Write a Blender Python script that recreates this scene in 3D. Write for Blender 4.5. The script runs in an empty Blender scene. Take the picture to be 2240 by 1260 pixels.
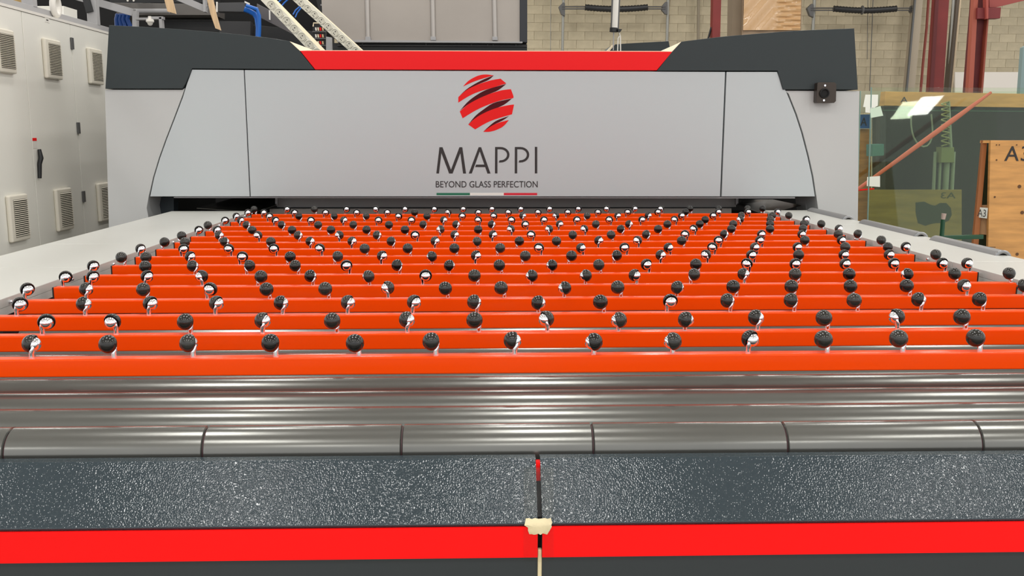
import bpy, bmesh, math, random
from mathutils import Vector, Matrix
random.seed(7)
sc = bpy.context.scene
C = sc.collection
PI = math.pi

# ------------------------------------------------------------------ camera
CAM_H = 1.473
FPX, PITCH, YAW, ROLL = 2050.0, .1646, .0391, .0017
FW = Vector((math.sin(YAW)*math.cos(PITCH), math.cos(YAW)*math.cos(PITCH), -math.sin(PITCH)))
_rt = Vector((math.cos(YAW), -math.sin(YAW), 0)); _up = _rt.cross(FW)
RT = _rt*math.cos(ROLL) + _up*math.sin(ROLL)
UP = -_rt*math.sin(ROLL) + _up*math.cos(ROLL)
cd = bpy.data.cameras.new('camera'); cam = bpy.data.objects.new('camera', cd); C.objects.link(cam)
cd.sensor_width = 36; cd.lens = FPX/2240*36; cd.clip_start = .05; cd.clip_end = 200
M = Matrix((RT, UP, -FW)).transposed().to_4x4(); M.translation = (0, 0, CAM_H)
cam.matrix_world = M
sc.camera = cam

# ------------------------------------------------------------------ world, lamps, exposure
sc.view_settings.view_transform = 'Standard'; sc.view_settings.look = 'None'
sc.view_settings.gamma = 1; sc.view_settings.use_curve_mapping = False
sc.view_settings.exposure = 0.2
w = bpy.data.worlds.new('hall'); sc.world = w; w.use_nodes = True
w.node_tree.nodes['Background'].inputs[0].default_value = (1.0, 1.0, 1.0, 1)
w.node_tree.nodes['Background'].inputs[1].default_value = 1.06
LAMP_Z = 5.2
def lamp(x, y, e=30, s=(.3, 1.25), rz=0):
    l = bpy.data.lights.new('strip_lamp', 'AREA'); l.shape = 'RECTANGLE'; l.size, l.size_y = s
    l.energy = e; l.color = (1, .985, .955)
    o = bpy.data.objects.new('strip_lamp', l); C.objects.link(o); o.location = (x, y, LAMP_Z); o.rotation_euler = (0, 0, rz)
for lx in (-5.0, -1.8, .4, 3.4, 6.2, 9.0, 12.0):
    for ly in (-5.0, -1.2, 2.6, 6.4, 10.2, 14.0, 17.4):
        lamp(lx, ly)
lamp(12.36, -8.46, 130, (.53, 2.6), math.radians(17.3))         # the one mirrored in the leaning glass
GLASS_Y, GLASS_TILT = 8.5, math.radians(5)

# ------------------------------------------------------------------ geometry helpers
def at(px, py, X=None, Y=None, Z=None):
    """point of the place seen at a photograph pixel, on a plane of known X, Y or Z"""
    d = FW + RT*((px-1120)/FPX) - UP*((py-630)/FPX)
    t = X/d.x if X is not None else Y/d.y if Y is not None else (Z-CAM_H)/d.z
    return d*t + Vector((0, 0, CAM_H))
def wloc(o):
    v = Vector((0, 0, 0))
    while o: v = v + o.location; o = o.parent
    return v
def obj(name, bm, mat, parent=None, smooth=False, label=None, loc=None):
    """link a bmesh built in world coordinates as one mesh object"""
    me = bpy.data.meshes.new(name)
    bmesh.ops.recalc_face_normals(bm, faces=bm.faces)
    off = Vector(loc) if loc is not None else Vector((0, 0, 0))
    base = wloc(parent) if parent else Vector((0, 0, 0))
    bmesh.ops.translate(bm, verts=bm.verts, vec=-(off if loc is not None else base))
    bm.to_mesh(me); bm.free()
    o = bpy.data.objects.new(name, me); C.objects.link(o)
    if loc is not None: o.location = off - base
    if mat: me.materials.append(mat)
    if parent: o.parent = parent
    if smooth:
        for p in me.polygons: p.use_smooth = True
        me.set_sharp_from_angle(angle=math.radians(40))
        wn = o.modifiers.new('even_shading', 'WEIGHTED_NORMAL'); wn.keep_sharp = True
    if label: o['label'] = label
    return o
def empty(name, loc):
    o = bpy.data.objects.new(name, None); C.objects.link(o); o.location = loc; o.empty_display_size = .1
    return o
def tag(o, label, cat, group=None):
    o['label'] = label; o['category'] = cat
    if group: o['group'] = group
    return o
def struct(o): o['kind'] = 'structure'; return o
def box(x0, x1, y0, y1, z0, z1, bev=0, seg=2, bm=None):
    b = bm or bmesh.new()
    vs = [b.verts.new((x, y, z)) for x in (x0, x1) for y in (y0, y1) for z in (z0, z1)]
    es = set()
    for f in ((0,1,3,2),(4,6,7,5),(0,4,5,1),(2,3,7,6),(0,2,6,4),(1,5,7,3)):
        fc = b.faces.new([vs[i] for i in f]); es.update(fc.edges)
    if bev: bmesh.ops.bevel(b, geom=list(es), offset=bev, segments=seg, affect='EDGES', profile=.5)
    return b
def prism(pts, vec, bev=0, seg=2, bm=None):
    """polygon (3D points) extruded along vec"""
    b = bm or bmesh.new()
    vec = Vector(vec)
    a = [b.verts.new(p) for p in pts]; c = [b.verts.new(Vector(p)+vec) for p in pts]
    n = len(a); fs = [b.faces.new(a), b.faces.new(c[::-1])]
    for i in range(n): fs.append(b.faces.new((a[i], c[i], c[(i+1) % n], a[(i+1) % n])))
    bmesh.ops.recalc_face_normals(b, faces=fs)
    if bev:
        es = {e for f in fs[:2] for e in f.edges}
        bmesh.ops.bevel(b, geom=list(es), offset=bev, segments=seg, affect='EDGES', profile=.5)
    return b
def pp(pix, Y, depth, bev=0, bm=None):
    """prism whose front outline is given in photograph pixels on the plane Y"""
    return prism([at(x, y, Y=Y) for x, y in pix], (0, depth, 0), bev, bm=bm)
def tube(pts, rad, n=10, bm=None, cap=True):
    """round tube along points; rad a number or one per point"""
    b = bm or bmesh.new()
    pts = [Vector(p) for p in pts]; rs = rad if isinstance(rad, (list, tuple)) else [rad]*len(pts)
    rings = []
    ref = None
    for i, p in enumerate(pts):
        d = (pts[min(i+1, len(pts)-1)] - pts[max(i-1, 0)]).normalized()
        if ref is None: ref = Vector((0, 0, 1)) if abs(d.z) < .9 else Vector((1, 0, 0))
        u = d.cross(ref).normalized(); v = u.cross(d).normalized(); ref = v
        rings.append([b.verts.new(p + (u*math.cos(2*PI*k/n) + v*math.sin(2*PI*k/n))*rs[i]) for k in range(n)])
    for r0, r1 in zip(rings, rings[1:]):
        for k in range(n): b.faces.new((r0[k], r0[(k+1) % n], r1[(k+1) % n], r1[k]))
    if cap: b.faces.new(rings[0][::-1]); b.faces.new(rings[-1])
    return b
def lathe(prof, axis, org, n=24, bm=None):
    """profile (r, s) turned about axis through org"""
    b = bm or bmesh.new(); axis = Vector(axis).normalized(); org = Vector(org)
    u = axis.orthogonal().normalized(); v = axis.cross(u)
    rings = []
    for r, s in prof:
        if r < 1e-6: rings.append([b.verts.new(org + axis*s)])
        else: rings.append([b.verts.new(org + axis*s + (u*math.cos(2*PI*k/n)+v*math.sin(2*PI*k/n))*r) for k in range(n)])
    for r0, r1 in zip(rings, rings[1:]):
        for k in range(n):
            k2 = (k+1) % n
            if len(r0) == 1 and len(r1) == 1: continue
            if len(r0) == 1: b.faces.new((r0[0], r1[k], r1[k2]))
            elif len(r1) == 1: b.faces.new((r0[k2], r0[k], r1[0]))
            else: b.faces.new((r0[k], r1[k], r1[k2], r0[k2]))
    return b
def text(name, body, mat, parent, origin, xdir, updir, height, width=None, depth=.002):
    """flat lettering with real thickness; origin = lower left corner"""
    cu = bpy.data.curves.new('lettering', 'FONT'); cu.body = body; cu.extrude = depth; cu.resolution_u = 4
    t = bpy.data.objects.new('lettering', cu); C.objects.link(t)
    bpy.context.view_layer.update()
    me = bpy.data.meshes.new_from_object(t.evaluated_get(bpy.context.evaluated_depsgraph_get()))
    bpy.data.objects.remove(t); bpy.data.curves.remove(cu)
    b = bmesh.new(); b.from_mesh(me); bpy.data.meshes.remove(me)
    x0 = min(v.co.x for v in b.verts); x1 = max(v.co.x for v in b.verts)
    y0 = min(v.co.y for v in b.verts); y1 = max(v.co.y for v in b.verts)
    sy = height/(y1-y0); sx = width/(x1-x0) if width else sy
    xd = Vector(xdir).normalized(); ud = Vector(updir).normalized(); nd = xd.cross(ud)
    for v in b.verts:
        q = v.co.copy(); v.co = Vector(origin) + xd*((q.x-x0)*sx) + ud*((q.y-y0)*sy) + nd*q.z
    return obj(name, b, mat, parent)

# ------------------------------------------------------------------ materials
def lin(c):
    f = lambda v: v/12.92 if v <= .04045 else ((v+.055)/1.055)**2.4
    return (f(c[0]/255), f(c[1]/255), f(c[2]/255), 1)
def mat(name, rgb, rough=.5, metal=0, bump=0, bscale=60, vary=0, vscale=4, coat=0, bdet=2, rvary=0, island=0, stretch=None, spec=.5, objvar=0, linear=None):
    m = bpy.data.materials.new(name); m.use_nodes = True
    nt = m.node_tree; N = nt.nodes; L = nt.links; p = N['Principled BSDF']
    col = linear if linear else lin(rgb)
    p.inputs['Base Color'].default_value = col
    p.inputs['Roughness'].default_value = rough; p.inputs['Metallic'].default_value = metal
    p.inputs['Specular IOR Level'].default_value = spec
    p.inputs['Coat Weight'].default_value = coat; p.inputs['Coat Roughness'].default_value = .08
    tc = N.new('ShaderNodeTexCoord'); mp = N.new('ShaderNodeMapping'); L.new(tc.outputs['Object'], mp.inputs[0])
    if stretch: mp.inputs['Scale'].default_value = stretch
    def noise(sc_, det=3):
        n = N.new('ShaderNodeTexNoise'); n.inputs['Scale'].default_value = sc_; n.inputs['Detail'].default_value = det
        L.new(mp.outputs[0], n.inputs['Vector']); return n
    if vary or objvar:
        mx = N.new('ShaderNodeMix'); mx.data_type = 'RGBA'; mx.blend_type = 'MULTIPLY'
        mx.inputs[0].default_value = 1; mx.inputs[6].default_value = col
        mr = N.new('ShaderNodeMapRange')
        if objvar:
            oi = N.new('ShaderNodeObjectInfo'); L.new(oi.outputs['Random'], mr.inputs[0])
            mr.inputs[3].default_value = 1-objvar; mr.inputs[4].default_value = 1+objvar
        else:
            L.new(noise(vscale, 5).outputs[0], mr.inputs[0]); mr.inputs[1].default_value = .3; mr.inputs[2].default_value = .7
            mr.inputs[3].default_value = 1-vary; mr.inputs[4].default_value = 1+vary
        src = mr.outputs[0]
        if objvar and vary:
            m2 = N.new('ShaderNodeMapRange'); L.new(noise(vscale, 5).outputs[0], m2.inputs[0])
            m2.inputs[1].default_value = .3; m2.inputs[2].default_value = .7
            m2.inputs[3].default_value = 1-vary; m2.inputs[4].default_value = 1+vary
            mu = N.new('ShaderNodeMath'); mu.operation = 'MULTIPLY'; L.new(mr.outputs[0], mu.inputs[0]); L.new(m2.outputs[0], mu.inputs[1]); src = mu.outputs[0]
        L.new(src, mx.inputs[7]); L.new(mx.outputs[2], p.inputs['Base Color'])
    if rvary:
        mr = N.new('ShaderNodeMapRange'); L.new(noise(vscale*1.7, 4).outputs[0], mr.inputs[0])
        mr.inputs[3].default_value = max(.02, rough-rvary); mr.inputs[4].default_value = rough+rvary
        L.new(mr.outputs[0], p.inputs['Roughness'])
    if bump:
        b = N.new('ShaderNodeBump'); b.inputs['Strength'].default_value = bump; b.inputs['Distance'].default_value = .002
        L.new(noise(bscale, bdet).outputs[0], b.inputs['Height']); L.new(b.outputs[0], p.inputs['Normal'])
    return m
ORANGE = mat('orange_paint', 0, .17, linear=(1.0, .07, .0, 1), coat=.0, spec=.22)
CHROME = mat('chrome', (235, 235, 240), .06, 1)
RUBBER = mat('black_rubber', (38, 37, 34), .17, objvar=.6)
STEEL = mat('roller_steel', (116, 116, 112), .22, .65, vary=.05, vscale=5)
SHELF = mat('pale_grey_sheet', (200, 200, 194), .32, bump=.12, bscale=420)
HOOD = mat('silver_grey_paint', (187, 193, 195), .42, .1, bump=.04, bscale=500)
WING = mat('light_grey_paint', (190, 191, 190), .45)
DARK = mat('anthracite_paint', (50, 57, 59), .5, spec=.3)
RED = mat('red_paint', 0, .4, linear=(.88, .008, .011, 1), spec=.2)
CREAM = mat('cream_edge', (240, 222, 190), .5)
BLACK = mat('black_paint', (28, 29, 31), .5)
SOOT = mat('matt_black', (14, 14, 15), .8)
GREY = mat('frame_grey', (168, 167, 168), .5)
DUCT = mat('galvanised_grey', (166, 158, 150), .45, .3, vary=.05, vscale=2)
CAB = mat('cabinet_grey', (238, 236, 227), .3)
VENT = mat('vent_cream', (226, 220, 205), .5)
DKGREY = mat('dark_grey_metal', (92, 92, 92), .5, .2)
COVER = mat('textured_slate', (50, 61, 67), .10, bump=.27, bscale=330, bdet=0)
SLATE = mat('smooth_slate', (44, 50, 52), .55)
BRED = mat('bright_red', 0, .5, linear=(1.0, .004, .004, 1), spec=.2)
BLOCK = mat('concrete_block', (182, 171, 146), .9, vary=.1, vscale=6, objvar=.09, bump=.4, bscale=40)
MORTAR = mat('mortar', (168, 154, 128), .95, vary=.1, vscale=3)
WOOD = mat('pale_wood', (214, 182, 142), .6, vary=.12, vscale=8, stretch=(6, 6, .6))
PLY = mat('plywood', (205, 150, 86), .6, vary=.22, vscale=3, stretch=(1, 1, 7))
PLYD = mat('reflected_plywood', (140, 114, 58), .6, vary=.2, vscale=3, stretch=(1, 1, 7))  # colour of the plywood reflected in the glass
GREEN = mat('green_paint', (20, 72, 46), .4)
GLSTK = mat('stacked_green_glass', (14, 20, 11), .35, spec=.2, vary=.2, vscale=2)
MAROON = mat('maroon_steel', (120, 40, 38), .6, vary=.12, vscale=3)
INK = mat('dark_ink', (38, 34, 34), .5)
EMB = mat('emblem_red', 0, .5, linear=(.80, .010, .010, 1), spec=.2)
EMD = mat('emblem_maroon', (78, 14, 22), .6, spec=.15)
FLG = mat('flag_green', (20, 110, 80), .5); FLW = mat('flag_white', (235, 232, 225), .5); FLR = mat('flag_red', (214, 28, 52), .5)
WHITE = mat('white_plastic', (232, 228, 220), .4)
PAPER = mat('paper', (236, 238, 228), .7)
BLUE = mat('blue_cable', (24, 104, 196), .4)
TAPE = mat('masking_tape', (222, 208, 168), .6, bump=.5, bscale=90, vary=.1, vscale=30)
BOARD = mat('board_white', (226, 222, 206), .55)
DISC = mat('disc_grey', (206, 202, 186), .5)
def glassy(name, tint, alpha, rough=.02):
    m = bpy.data.materials.new(name); m.use_nodes = True; nt = m.node_tree; N = nt.nodes; L = nt.links
    N.remove(N['Principled BSDF'])
    tr = N.new('ShaderNodeBsdfTransparent'); tr.inputs[0].default_value = tint
    gl = N.new('ShaderNodeBsdfGlossy'); gl.inputs['Roughness'].default_value = rough
    lw = N.new('ShaderNodeLayerWeight'); lw.inputs[0].default_value = .5
    pw = N.new('ShaderNodeMath'); pw.operation = 'POWER'; L.new(lw.outputs['Facing'], pw.inputs[0]); pw.inputs[1].default_value = 5
    fr = N.new('ShaderNodeMath'); fr.operation = 'MULTIPLY_ADD'; L.new(pw.outputs[0], fr.inputs[0]); fr.inputs[1].default_value = .9; fr.inputs[2].default_value = alpha
    mx = N.new('ShaderNodeMixShader'); L.new(fr.outputs[0], mx.inputs[0]); L.new(tr.outputs[0], mx.inputs[1]); L.new(gl.outputs[0], mx.inputs[2])
    L.new(mx.outputs[0], N['Material Output'].inputs[0]); return m
GLASS = glassy('float_glass', (.92, .96, .90, 1), .02)
CLEAR = glassy('clear_tape', (.97, .97, .96, 1), .005, .25)
FILM = mat('brown_wrapped_film', (208, 168, 122), .2, bump=.25, bscale=5, coat=.5)

def block_wall_material():
    m = mat('block_wall', (168, 154, 128), .95); nt = m.node_tree; N = nt.nodes; L = nt.links
    tc = N.new('ShaderNodeTexCoord'); sx = N.new('ShaderNodeSeparateXYZ'); cx = N.new('ShaderNodeCombineXYZ'); br = N.new('ShaderNodeTexBrick')
    L.new(tc.outputs['Object'], sx.inputs[0]); L.new(sx.outputs[0], cx.inputs[0]); L.new(sx.outputs[2], cx.inputs[1]); L.new(cx.outputs[0], br.inputs[0])
    br.inputs['Color1'].default_value = lin((176, 164, 139)); br.inputs['Color2'].default_value = lin((190, 178, 152)); br.inputs['Mortar'].default_value = lin((150, 138, 116))
    br.inputs['Scale'].default_value = 1; br.inputs['Brick Width'].default_value = .352; br.inputs['Row Height'].default_value = .1727; br.inputs['Mortar Size'].default_value = .004
    L.new(br.outputs[0], N['Principled BSDF'].inputs['Base Color']); return m
def up(pix, e=220):
    """carry the top edge of [top left, top right, bottom right, bottom left] further up along its sides"""
    tl, tr, br, bl = pix
    f = lambda t, b: (t[0] + (t[0]-b[0])*e/(b[1]-t[1]), t[1]-e)
    return [f(tl, bl), f(tr, br), br, bl]
# ------------------------------------------------------------------ the setting
struct(obj('floor', box(-14, 20, -8, 20, -.1, 0), mat('concrete_floor', (170, 166, 158), .5, vary=.1, vscale=1)))
struct(obj('ceiling', box(-14, 20, -8, 20.2, 6.8, 6.9), mat('ceiling_grey', (228, 226, 222), .9)))
WY = 20.0
wall = struct(obj('wall_back', box(-14, 20, WY, WY+.2, 0, 6.8), block_wall_material()))
bw, bh, jt = .352, .1727, .006
bmk = box(-bw/2+jt/2, bw/2-jt/2, -.007, .0, -bh/2+jt/2, bh/2-jt/2, .003, 1)
meb = bpy.data.meshes.new('block'); bmesh.ops.recalc_face_normals(bmk, faces=bmk.faces); bmk.to_mesh(meb); bmk.free(); meb.materials.append(BLOCK)
ztop = at(1300, -6, Y=WY).z
rows = 0
for r in range(13):
    zc = ztop - bh*(r+.5)
    for k in range(-2, 34):
        xc = at(1150, 50, Y=WY).x + bw*(k + (.5 if r % 2 else 0))
        v = Vector((xc, WY, zc)) - Vector((0, 0, CAM_H))
        d = v.dot(FW); px = 1120 + FPX*v.dot(RT)/d; py = 630 - FPX*v.dot(UP)/d
        seen = (1140 < px < 1880 and py < 112) or (1852 <= px < 2262 and py < 205)
        if not seen: continue
        o = bpy.data.objects.new('block', meb); C.objects.link(o); o.parent = wall
        o.location = (xc, WY, zc)
# white lower band of the back wall
struct(obj('trim_1', pp([(2086, 158), (2262, 158), (2262, 260), (2086, 260)], WY-.02, -.06), mat('white_panel', (226, 220, 212), .6)))

# ------------------------------------------------------------------ conveyor: frame, rollers, lifting beams
ZB = .95                                                # top of the orange beams
XL, XR, Y0, DY = -1.4383, 1.9155, 2.1624, .2607
fr = tag(empty('conveyor_table', (0, 4, 0)), 'black steel base and tray under the orange beams and rollers', 'frame')
obj('tray', box(-1.45, 1.92, 1.9, 6.25, .62, .64), SOOT, fr)
for x0 in (-1.4, 1.87):
    obj('side_rail', box(x0-.05, x0+.05, 1.95, 6.2, .55, .72, .006), BLACK, fr)
for x0 in (-1.4, .2, 1.86):
    for y0 in (2.3, 5.9): obj('leg', box(x0-.05, x0+.05, y0-.05, y0+.05, 0, .62, .005), BLACK, fr)
obj('foot_plate', box(-1.45, 1.92, 1.95, 2.0, .0, .62), BLACK, fr)

ROLL_R, ROLL_Z, ROLL_Y, ROLL_D = .05, CAM_H-.653, 1.889, .13
TW = -.009                                              # the rollers sit a hair out of square
def twist(b, cy, a=TW):
    bmesh.ops.rotate(b, verts=b.verts, cent=(0, cy, 0), matrix=Matrix.Rotation(a, 3, 'Z'))
    return b
rl = ['smooth grey steel roller nearest the front cover, split by dark seams', 'long grey steel roller, second from the front cover',
      'long grey steel roller, third from the front cover', 'grey steel roller directly in front of the nearest orange beam']
for i in range(9):
    y = ROLL_Y + ROLL_D*i
    root = tag(empty('conveyor_roller', (0, y, ROLL_Z)), rl[i] if i < 4 else 'grey steel roller hidden under the orange beams, %s behind the nearest beam' % ('first', 'second', 'third', 'fourth', 'fifth')[i-4],
               'roller', 'steel rollers across the table')
    ra, rb_ = (-1.85, 2.05) if i < 7 else (-1.42, 1.88)
    obj('shaft', twist(tube([(ra-.03, y, ROLL_Z), (rb_+.03, y, ROLL_Z)], .02, 12), y), DKGREY, root, True)
    if i == 0:
        xs = [-1.85] + [at(px, 950, Y=1.85).x for px in (2, 441, 878, 1298, 1721, 2143)] + [2.05]
        for a, b_ in zip(xs, xs[1:]):
            g = .0012
            pr = [(ROLL_R-.004, a+g), (ROLL_R, a+g+.002), (ROLL_R, b_-g-.002), (ROLL_R-.004, b_-g)]
            bm = lathe(pr, (1, 0, 0), (0, y, ROLL_Z), 64)
            obj('sleeve', twist(bm, y), STEEL, root, True)
        obj('core', twist(tube([(-1.84, y, ROLL_Z), (2.04, y, ROLL_Z)], ROLL_R-.005, 32), y), mat('seam_maroon', (80, 50, 54), .5), root, True)
    else:
        obj('drum', twist(tube([(ra, y, ROLL_Z), (rb_, y, ROLL_Z)], ROLL_R, 64), y), STEEL, root, True)

# ball casters: chrome hood and stem with a black rubber wheel, two hands
R = .0221
def caster_meshes(hand):
    cz = .0315; cen = Vector((.12*R, -.5*R*hand, cz))
    ax = Vector((math.cos(math.radians(18)), 0, math.sin(math.radians(18))))
    prof = [(0, R)] + [(R*math.sin(t), R*math.cos(t)) for t in [PI/2*k/8 for k in range(1, 9)]]
    prof += [(.985*R, -.10*R), (.95*R, -.15*R), (.90*R, -.15*R), (.85*R, -.08*R), (.80*R, .02*R), (0, .02*R)]
    wb = lathe(prof, ax, cen, 24)
    pr = [(.78*R*math.cos(t), -.17*R-.78*R*math.sin(t)) for t in [-.2+(PI/2+.2)*k/11 for k in range(11)]] + [(0, -.95*R)]
    hb = lathe(pr, ax, cen, 24)
    hub = cen - ax*(.35*R) + Vector((0, hand*.5*R, -.1*R))
    sb = tube([(0, 0, 0), (0, 0, .011), (-.08*R, hand*.02*R, .017), tuple(hub + Vector((0, 0, .1*R))), tuple(cen - ax*(.42*R)+Vector((0, hand*.3*R, .3*R)))],
              [.0062, .0062, .0068, .0055, .003], 10)
    out = []
    for n, b, m in (('chrome_hood', hb, CHROME), ('wheel', wb, RUBBER), ('stem', sb, CHROME)):
        bmesh.ops.recalc_face_normals(b, faces=b.faces)
        me = bpy.data.meshes.new(n); b.to_mesh(me); b.free(); me.materials.append(m)
        for p in me.polygons: p.use_smooth = True
        me.set_sharp_from_angle(angle=math.radians(50)); out.append((n, me))
    return out, cen
CM = {h: caster_meshes(h) for h in (1, -1)}
# every row: pixel x of the ball, heading of the rubber side (0 = to the viewer, 90 = right), side the stem shows on
ROWS = {
0: '65 270f,237 345r,412 320r,592 340r,777 30r,944 320r,1122 280f,1297 65b,1469 60b,1644 215l,1801 350r,1967 330r,2136 325r',
1: '99 205l,244 170r,406 345r,573 260f,727 350r,890 260f,1038 350r,1195 120f,1352 70b,1499 285b,1657 265f,1802 350r,1965 100f,2105 335r',
2: '41 215l,181 285f,327 240f,472 245f,614 285f,761 250f,906 230f,1038 295f,1178 285b,1313 0r,1467 185l,1594 285f,1733 295f,1869 335r,2014 270f,2147 290f',
3: '57 225l,186 270f,314 350r,460 165l,584 25r,712 10r,847 115f,974 30r,1096 0r,1234 75b,1351 350r,1481 290b,1604 340r,1731 345r,1859 5r,1984 335r,2109 205r,2236 20r',
4: '142 200l,201 225l,320 235f,439 125f,571 10l,679 305f,806 60b,931 185l,1038 345r,1162 70b,1280 70b,1388 235b,1518 30l,1629 255f,1740 330r,1857 355r,1981 50r,2087 0r,2206 0r',
5: '202 225l,319 15r,421 310f,544 60f,646 335r,758 195r,869 310f,984 300b,1092 20r,1206 65b,1309 20r,1414 205r,1522 350r,1635 150f,1740 190r,1849 200r,1956 185r,2062 190r,2116 200r',
6: '266 0r,319 15l,415 240f,530 185l,635 5l,738 40f,836 235f,944 65b,1042 235f,1149 5l,1250 355l,1349 45f,1447 240f,1545 130f,1644 200r,1747 345r,1846 205r,1945 205r,2046 0r',
7: '306 230f,401 200l,500 175r,599 185r,699 165r,798 20r,892 350r,994 10r,1094 20l,1179 165r,1271 230b,1366 185r,1462 230b,1559 160r,1651 215r,1745 195r,1849 345r,1940 20r,1982 190r',
8: '360 10l,405 10r,491 300f,592 30l,678 265f,770 250f,856 310f,952 250f,1043 50b,1136 10l,1217 15r,1311 235f,1395 130f,1491 350r,1572 175r,1662 195r,1761 330r,1841 200r,1927 0r',
9: '397 25l,479 270f,563 150r,652 290f,741 115f,825 290f,908 185r,995 250f,1079 235f,1162 165r,1252 30r,1336 20r,1415 290f,1499 160r,1586 275f,1666 190r,1754 200r,1834 340r,1879 290f',
10: '434 210l,474 220l,552 0r,639 0l,724 20l,802 340r,886 10r,963 100f,1046 0r,1117 130f,1201 110f,1278 130f,1359 300f,1440 330r,1518 140f,1600 340r,1684 0r,1758 300f,1835 210r',
11: '455 0r,539 300f,616 305f,696 350r,773 330r,851 20r,926 310f,998 280f,1076 280f,1149 195r,1225 220f,1304 320r,1377 260f,1460 340r,1531 330r,1604 345r,1684 0r,1759 330r,1796 0r',
12: '492 195l,526 240f,602 220l,680 195l,752 240f,828 175l,900 185l,971 240f,1046 165r,1119 170l,1190 190l,1262 190l,1333 160r,1405 195l,1476 150r,1542 10r,1620 100f,1685 350r,1764 190r',
13: '516 225l,589 200l,654 330r,730 60f,800 60f,872 165l,934 20r,1011 185l,1080 165l,1144 250f,1216 110f,1284 40f,1352 210l,1419 240f,1491 200r,1560 185r,1623 300f,1690 340r,1725 0r',
14: '542 200l,577 195l,644 200l,712 190l,780 190l,847 195l,907 0r,980 150r,1046 190l,1112 165l,1177 165l,1242 170l,1308 170l,1373 165l,1439 185r,1500 330r,1571 200r,1636 200r,1701 190r',
15: '556 0r,628 190l,688 15r,758 190l,822 165r,886 185l,950 185l,1013 185l,1076 185l,1139 190l,1202 190l,1265 170l,1327 160r,1389 200l,1446 150r,1509 0r,1572 0r,1635 0r,1668 0r',
}
ORD = ['nearest to the viewer', 'second from the front', 'third from the front', 'fourth from the front', 'fifth from the front', 'sixth from the front',
       'seventh from the front', 'eighth from the front', 'ninth from the front', 'eighth from the grey hood', 'seventh from the grey hood', 'sixth from the grey hood',
       'fifth from the grey hood', 'fourth from the grey hood', 'third from the grey hood', 'last before the grey hood']
ncap = 0
for k in range(16):
    y = Y0 + DY*k
    b = box(XL, XR, y, y+.036, ZB-.043, ZB, .004, 3)
    beam = obj('lifting_beam', b, ORANGE, None, True, loc=(0, y+.018, ZB-.043))
    tag(beam, 'orange painted steel beam topped with ball casters, %s' % ORD[k], 'beam', 'orange beams with ball casters')
    for xe in (XL-.004, XR):
        obj('end_cap', box(xe, xe+.004, y+.001, y+.035, ZB-.042, ZB-.001), BLACK, beam)
    yc = y + .018
    for it in ROWS[k].split(','):
        px, code = it.split(); phi = math.radians(float(code[:-1])); s = code[-1]
        cp, sp = math.cos(phi), math.sin(phi)
        if s == 'r': hand = 1 if cp >= 0 else -1
        elif s == 'l': hand = -1 if cp >= 0 else 1
        elif s == 'f': hand = -1 if sp >= 0 else 1
        else: hand = 1 if sp >= 0 else -1
        meshes, cen = CM[hand]
        th = phi - PI/2
        cw = Matrix.Rotation(th, 3, 'Z') @ cen
        # horizontal position of the ball on the beam
        v = at(float(px), (458, 750)[k == 0], Y=yc)
        for _ in range(3):
            q = Vector((v.x, yc, ZB+.0315)) - Vector((0, 0, CAM_H)); d = q.dot(FW)
            pxx = 1120 + FPX*q.dot(RT)/d
            v.x += (float(px)-pxx)*d/FPX
        wheel_parent = None
        for n, me in meshes:
            o = bpy.data.objects.new('ball_caster' if n == 'chrome_hood' else n, me); C.objects.link(o)
            if n == 'chrome_hood':
                o.parent = beam; o.rotation_euler = (0, 0, th)
                o.location = (v.x - cw.x, 0, .043); wheel_parent = o
            else: o.parent = wheel_parent

# ------------------------------------------------------------------ front covers at the viewer's feet
def cover(side):
    x_in = at(1176, 1005, Y=1.797).x
    x0, x1 = (-2.1, x_in-.0045) if side < 0 else (x_in+.0045, 2.3)
    lab = ('slate grey textured front cover with red stripe, left of the taped gap', 'slate grey textured front cover with red stripe, right of the taped gap')[side > 0]
    root = tag(empty('front_cover', ((x0+x1)/2, 1.75, 0)), lab, 'cover', 'front covers')
    z0 = CAM_H-.645
    A, B, Cc = (1.822, z0), (1.797, z0), (1.711, CAM_H-.747)
    def ex(pts, bev=0):
        b = prism([(x0, p[0], p[1]) for p in pts], (x1-x0, 0, 0))
        if bev: bmesh.ops.bevel(b, geom=[e for e in b.edges if abs(e.verts[0].co.x-e.verts[1].co.x) > .5], offset=bev, segments=3, affect='EDGES', profile=.5)
        return twist(b, 1.75, -.010)
    obj('top_plate', ex([A, B, Cc, (1.718, CAM_H-.757), (1.80, CAM_H-.68), (1.822, CAM_H-.68)], .0025), COVER, root, True)
    obj('red_stripe', ex([(1.714, CAM_H-.7525), (1.709, CAM_H-.7525), (1.709, CAM_H-.815), (1.714, CAM_H-.815)]), BRED, root)
    obj('apron', ex([(1.730, CAM_H-.755), (1.716, CAM_H-.755), (1.716, .05), (1.730, .05)]), SLATE, root)
    obj('base', ex([(1.9, .0), (1.730, .0), (1.730, .05), (1.9, .05)]), SLATE, root)
    if side > 0:
        obj('joint_strip', twist(box(x_in-.0042, x_in+.0042, 1.79, 1.806, z0-.045, z0-.006), 1.75, -.01), BRED, root, label='small red strip in the gap')
        obj('glue_drip', twist(box(x_in-.004, x_in+.004, 1.712, 1.722, CAM_H-.9, CAM_H-.80, .002), 1.75, -.01), TAPE, root, label='dried beige glue in the lower gap')
    return root
cover(-1); cover(1)
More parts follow.
